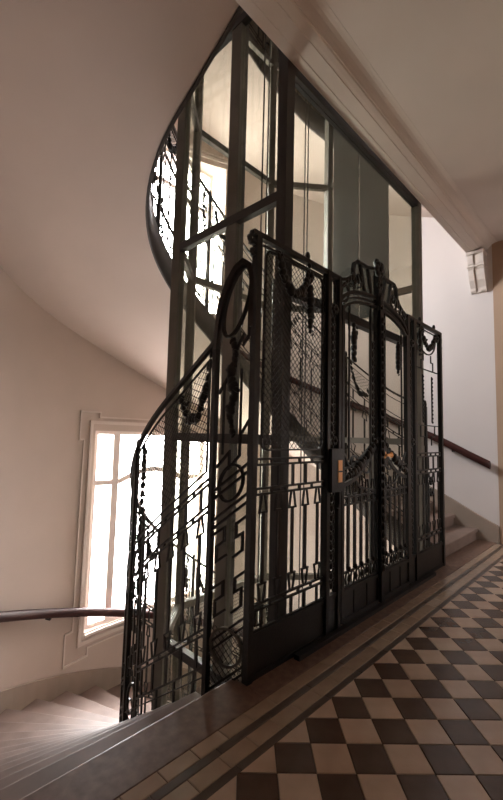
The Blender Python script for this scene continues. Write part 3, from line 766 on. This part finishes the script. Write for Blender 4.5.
def arch_v(u): return 2.46 + .24 * math.sqrt(max(0, 1 - ((u - CEN) / (CEN - U_J1 + .01)) ** 2))
def gate_leaf(label, u0, u1, first):
    base = ((u0 + u1) / 2, 0, 0); root = empty('lift_gate_leaf', base); tag(root, label, 'lift gate', 'two leaves of the lift gate'); part = maker(root, base)
    W0 = -.012
    for u in (u0 + .02, u1 - .025):
        m = part('stile'); m.box(u - .018, u + .018, .04, arch_v(u) - .075, W0 - .02, W0 + .02); m.done()
    m = part('kick_panel'); m.box(u0 + .03, u1 - .04, .04, .26, W0 - .006, W0 + .006); m.box(u0 + .03, u1 - .04, .245, .272, W0 - .018, W0 + .014); m.box(u0 + .03, u1 - .04, .03, .065, W0 - .02, W0 + .014)
    for q in (1, 2):
        u = u0 + (u1 - u0) * q / 3; m.box(u - .012, u + .012, .065, .245, W0 - .014, W0)
    m.done()
    m = part('arch_rail'); n = 10
    m.bar([(u0 + .03 + (u1 - u0 - .06) * i / n, arch_v(u0 + .03 + (u1 - u0 - .06) * i / n) - .09) for i in range(n + 1)], .022, .03, w=W0); m.done()
    uu = [u0 + (u1 - u0) * f for f in (.2, .36, .52, .68, .84)]
    for i, u in enumerate(uu):
        m = part('spear_bar'); hi = .98 if i != 2 else 1.02; m.bar([(u, .40), (u, hi)], .032, .014, w=W0)
        m.bar([(u - .014, hi + .10), (u - .03, hi), (u + .03, hi), (u + .014, hi + .10)], .010, .012, w=W0)
        m.blob(u, .34, .022, .03, .016, W0 - .01, 7); m.blob(u, .41, .016, .022, .016, W0 - .01, 7); m.done()
    m = part('foot_lattice')
    for u in [u0 + (u1 - u0) * (i + .5) / 8 for i in range(8)]:
        m.bar(ellipse(u, .335, .026, .055, 10), .009, .012, True, W0)
    m.bar([(u0 + .04, .28), (u1 - .04, .28)], .014, .016, w=W0); m.bar([(u0 + .04, .39), (u1 - .04, .39)], .012, .016, w=W0); m.done()
    m = part('waist_lattice')
    for i in range(6): 
        u = u0 + .07 + (u1 - u0 - .14) * i / 5; m.bar(ellipse(u, .93, .03, .03, 8), .010, .012, True, W0)
    m.bar([(u0 + .04, .96), (u1 - .04, .96)], .012, .016, w=W0); m.bar([(u0 + .04, .90), (u1 - .04, .90)], .010, .016, w=W0); m.done()
    # swag band at handle height
    sg = 1 if first else -1
    def U(t): return (u0 + .05 + (u1 - u0 - .10) * t) if first else (u1 - .05 - (u1 - u0 - .10) * t)
    m = part('swag_band')
    m.bar([(U(t / 12), 1.06 + .30 * (t / 12) ** 1.8) for t in range(13)], .03, .022, w=W0)
    m.bar([(U(t / 12), 1.18 + .24 * (t / 12) ** 1.6) for t in range(13)], .016, .02, w=W0)
    m.bar([(U(.02), 1.30), (U(.25), 1.12), (U(.5), 1.02), (U(.98), .98)], .014, .016, w=W0)
    m.bar(scroll(U(.3), 1.22, .07, .015, 0, 1.2 * sg), .013, .016, w=W0); m.bar(scroll(U(.68), 1.20, .09, .02, 1, -1.2 * sg), .013, .016, w=W0); m.done()
    m = part('garland', smooth=True); garland(m, [(U(.05), 1.12), (U(.3), 1.16), (U(.6), 1.26), (U(.95), 1.40)], .034, 12, W0 - .02); m.done()
    # rods of the upper field and hanging drop
    for t in (.16, .84):
        m = part('upper_rod'); m.bar([(U(t), 1.25), (U(t), arch_v(U(t)) - .10)], .013, .014, w=W0); m.done()
    m = part('leaf_chain', smooth=True); z = 1.42
    while z < 2.30:
        m.blob(U(.91), z, .018, .034, .014, W0, 7); m.blob(U(.91) + .016, z + .03, .009, .02, .008, W0, 6, -.6); m.blob(U(.91) - .016, z + .03, .009, .02, .008, W0, 6, .6); z += .075
    m.done()
    m = part('drop', smooth=True); garland(m, [(U(.3), 2.36), (U(.3), 2.24), (U(.3), 2.08)], .035, 8, W0); m.done()
    if not first:
        m = part('handle', 'brass'); m.bar([(u0 + .03, 1.28), (u0 + .12, 1.28)], .022, .02, w=W0 - .06); m.blob(u0 + .06, 1.28, .035, .035, .012, W0 - .03, 10); m.blob(u0 + .13, 1.28, .02, .028, .02, W0 - .06); tag(m.done(), 'brass gate handle')
        m = part('closing_strip'); m.box(CEN - .03, CEN + .03, .04, 2.58, -.055, -.034); m.done()
        m = part('leaf_chain', smooth=True); z = .32
        while z < 2.55: m.blob(CEN, z, .02, .034, .014, -.062, 7); z += .07
        m.done()
        m = part('handle_plate'); m.box(u0 + .01, u0 + .11, 1.17, 1.40, W0 - .028, W0 - .018); m.done()
    return root
gate_leaf('near leaf of the black iron lift gate beside the brass lock plate', U_J1 + .022, CEN - .003, True)
gate_leaf('far leaf of the black iron lift gate with the brass handle', CEN + .003, 2 * CEN - U_J1 - .022, False)

# crest over the gate, with the closing post
base = (CEN, 0, 2.4); cr = empty('gate_crest', base); tag(cr, 'curved iron crest with flower finial arching over the lift gate', 'lift screen'); part = maker(cr, base)
n = 24; ua, ub = U_J1 - .005, 2 * CEN - U_J1 + .005
m = part('arch_bar'); m.bar([(ua + (ub - ua) * i / n, arch_v(ua + (ub - ua) * i / n)) for i in range(n + 1)], .028, .04)
m.bar([(ua + (ub - ua) * i / n, arch_v(ua + (ub - ua) * i / n) - .045) for i in range(n + 1)], .014, .02); m.done()
for s_ in (-1, 1):
    X = lambda d: CEN + s_ * d
    m = part('crest_rail')
    m.bar([(X(.655), TOP - .01), (X(.55), TOP + .02), (X(.46), TOP + .07), (X(.42), TOP + .10)], .026, .03)
    m.bar([(X(.42), TOP + .04), (X(.42), TOP + .15), (X(.40), TOP + .21), (X(.36), TOP + .24), (X(.28), TOP + .24), (X(.18), TOP + .24), (X(.06), TOP + .27)], .026, .03); m.done()
    m = part('crest_bar')
    m.bar([(X(.30), TOP + .23), (X(.27), TOP + .12), (X(.22), arch_v(X(.22)))], .024, .024); m.done()
    m = part('crest_bar'); m.bar([(X(.17), TOP + .23), (X(.10), arch_v(X(.10)))], .024, .024); m.done()
    m = part('oval_ring'); m.bar(ellipse(X(.55), TOP - .10, .05, .075, 14, s_ * .4), .014, .016, True); m.done()
    m = part('scroll'); m.bar(scroll(X(.46), TOP - .02, .075, .015, PI / 2, 1.2 * s_), .018, .018); m.done()
    m = part('scroll'); m.bar(scroll(X(.34), TOP + .08, .07, .014, -PI / 2, -1.2 * s_), .015, .018); m.done()
    m = part('leaf_spray', smooth=True)
    for q in range(7): m.blob(X(.58 - .045 * q), TOP - .03 + .035 * q * (1 if q < 4 else .6), .016, .042, .014, -.01, 7, s_ * (.9 - .25 * q))
    m.done()
m = part('finial', smooth=True); flower(m, CEN, TOP + .27, .085, -.03); m.blob(CEN, TOP + .34, .03, .05, .03); m.done()
m = part('rosette', smooth=True); flower(m, CEN, TOP + .12, .05, -.035); m.done()
m = part('leaf_chain', smooth=True)
for q in range(9): m.blob(CEN + (-1) ** q * .012, TOP + .02 - .012 * q, .02, .034, .016, -.045, 7, (-1) ** q * .6)
m.done()
m = part('king_post'); m.box(CEN - .036, CEN + .036, 2.62, TOP + .28, -.04, .012); m.done()
b = MB(); b.box(.40, 2.78, -.075, -.03, 0.0, .03); o = b.build('gate_foot_plate', 'iron', None, (1.6, -.05, 0)); o.location = (1.6, -.05, 0)
tag(o, 'low dark iron plate along the foot of the lift gate', 'foot plate')

# ---- stair railings (u = arc length along the inner edge, v = height above the pitch line)
def railing(name, label, zf, s_start, s_end, nb, dz=0.0, hr=2.13, post_first=True, mesh=True, off=.0):
    x, y, _, _ = path(CI, RI, (s_start + s_end) / 2); base = (x, y, zf((s_start + s_end) / 2) + dz)
    root = empty(name, base); tag(root, label, 'railing')
    def fn(u, v, w):
        x, y, nx, ny = path(CI, RI, u, off + w); return (x, y, zf(u) + v + dz)
    part = lambda nm, m='iron', smooth=False: Part(nm, fn, .07, root, base, m, smooth)
    m = part('handrail', 'iron_red'); m.bar([(s_start + (s_end - s_start) * i / (nb * 12), hr) for i in range(nb * 12 + 1)], .030, .034); m.done()
    L = (s_end - s_start) / nb
    for k in range(nb + 1):
        u = s_start + L * k
        m = part('post'); m.bar([(u, -.16), (u, hr + (.0 if k else .0))], .034, .034)
        m.blob(u, hr + .03, .018, .05, .018); m.done()
    for k in range(nb):
        u0, u1 = s_start + L * k + .02, s_start + L * (k + 1) - .02
        ub_ = u1 - .24                       # ornament strip at the bay's end
        iron_bands(part, u0, ub_, .15, (1.27, 1.10), (.36, .16), wid=.015)
        m = part('stile'); m.bar([(ub_, -.05), (ub_, 1.27)], .016, .016); m.done()
        m = part('bottom_rail'); m.bar([(u0, -.06), (u1, -.06)], .014, .016); m.bar([(u0, .08), (u1, .08)], .010, .012)
        for i in range(4):
            u = u0 + (ub_ - u0) * (i + .5) / 4; m.bar([(u, -.06), (u, .14)], .014, .012)
        m.done()
        if mesh:
            m = part('mesh_frame'); m.bar([(u0 + .035, 1.33), (u1 - .035, 1.33), (u1 - .035, hr - .08), (u0 + .035, hr - .08)], .011, .014, True); mf = m.done()
            m = Part('wire_mesh', fn, .07, mf, base); wire_mesh(m, (u0 + .04, u1 - .04, 1.36, hr - .10)); tag(m.done(), kind='stuff')
        m = part('garland', smooth=True); garland(m, [(u0 + .05, hr - .03), (u0 + .09, hr - .22), (u0 + .17, hr - .36), (u0 + .28, hr - .30), (u0 + .36, hr - .10)], .034, 13); m.done()
        m = part('garland', smooth=True); garland(m, [(u1 - .10, hr - .05), (u1 - .12, hr - .25), (u1 - .10, hr - .5), (u1 - .06, hr - .75)], .03, 13); m.done()
        uo = (ub_ + u1) / 2
        m = part('oval_ring'); m.bar(ellipse(uo, .16, .085, .11, 18), .014, .018, True); m.done()
        m = part('oval_ring'); m.bar(ellipse(uo, 1.16, .085, .095, 18), .014, .018, True); m.done()
        for q in ((ub_ + .02, uo - .01, .34, .16), (uo + .01, u1 - .01, .34, .16, -1), (ub_ + .02, uo - .01, .86, .13), (uo + .01, u1 - .01, .86, .13, -1)):
            m = part('key_fret'); key_fret(m, *q); m.done()
        m = part('short_bar'); m.bar([(uo, .48), (uo, .88)], .016, .012); m.done()
    return root
s_first = .15
rl = railing('stair_railing', 'black iron railing with arched loop and garlands descending left of the lift', down_z, s_first, LI - .3, 6, 0.0, 2.13)
# the arched stilt joining the railing to the screen post
sroot = rl; base = tuple(rl.location)
def fnl(u, v, w): return (CI[0] - RI + w + (0 - (CI[0] - RI)) * max(0, 1 - u / .3), u * .78, v)
part = lambda nm, m='iron', smooth=False: Part(nm, fnl, .05, sroot, base, m, smooth)
m = part('loop_rail', 'iron_red'); m.bar([(.315, 1.97), (.30, 2.15), (.27, 2.28), (.22, 2.40), (.16, 2.49), (.10, 2.53), (.05, 2.50), (.025, 2.42), (.02, 2.30), (.02, 2.1)], .036, .04); m.done()
m = part('oval_ring'); m.bar(ellipse(.15, 2.27, .085, .235, 24, .32), .018, .02, True); m.done()
m = part('post'); m.bar([(.315, -.36), (.315, 2.0)], .036, .036); m.done()
m = part('key_fret'); m.bar([(.05, 2.24), (.05, 2.05), (.09, 1.99), (.09, 2.06), (.15, 1.95), (.15, 1.86), (.24, 1.74), (.28, 1.68)], .014, .014)
m.done()
m = part('key_fret'); m.bar([(.03, 1.52), (.10, 1.42), (.10, 1.30), (.18, 1.22), (.18, 1.32), (.28, 1.22)], .013, .014); m.bar([(.03, 1.52), (.03, 1.30)], .013, .014); m.done()
m = part('garland', smooth=True); garland(m, [(.17, 2.02), (.15, 1.92), (.19, 1.80), (.15, 1.68), (.19, 1.56), (.16, 1.44)], .034, 18, 0); m.done()
m = part('inner_rod'); m.bar([(.10, 1.38), (.10, 1.84)], .010, .012); m.done()
m = part('inner_rod'); m.bar([(.235, 1.30), (.235, 1.74)], .010, .012); m.done()
sl = -.69
for nm, v0 in (('band_rail', 1.27), ('band_rail', 1.22), ('band_rail', 1.09), ('band_rail', 1.04), ('band_rail', .37), ('band_rail', .32), ('band_rail', .10), ('band_rail', .06)):
    m = part(nm); m.bar([(.01, v0), (.315, v0 + sl * .305)], .014, .016); m.done()
m = part('oval_ring'); m.bar(ellipse(.16, 1.13, .085, .12, 20, .5), .014, .018, True); m.done()
m = part('oval_ring', 'sheet'); m.bar(ellipse(.16, .17, .12, .105, 22, .3), .016, .02, True); m.done()
for v0 in (.48, .80):
    m = part('key_fret'); m.bar([(.02, v0 + .15), (.11, v0 + .09), (.11, v0 + .01), (.06, v0 + .04), (.06, v0 - .06), (.13, v0 - .11)], .015, .014); m.done()
    m = part('key_fret'); m.bar([(.30, v0 + .00), (.20, v0 + .06), (.20, v0 - .02), (.26, v0 - .06), (.26, v0 - .15), (.18, v0 - .10)], .015, .014); m.done()
m = part('wire_mesh'); wire_mesh(m, (.03, .30, -.30, .28), .045, .003); tag(m.done(), kind='stuff')

ru = railing('stair_railing', 'black iron railing of the rising flight seen behind the lift glass', up_z, .12, LI - .15, 6, 0.0, 1.62)
ru2 = copy_tree(ru); ru2.location.z += HT2; ru2['label'] = 'iron railing of the highest flight near the top of the shaft'
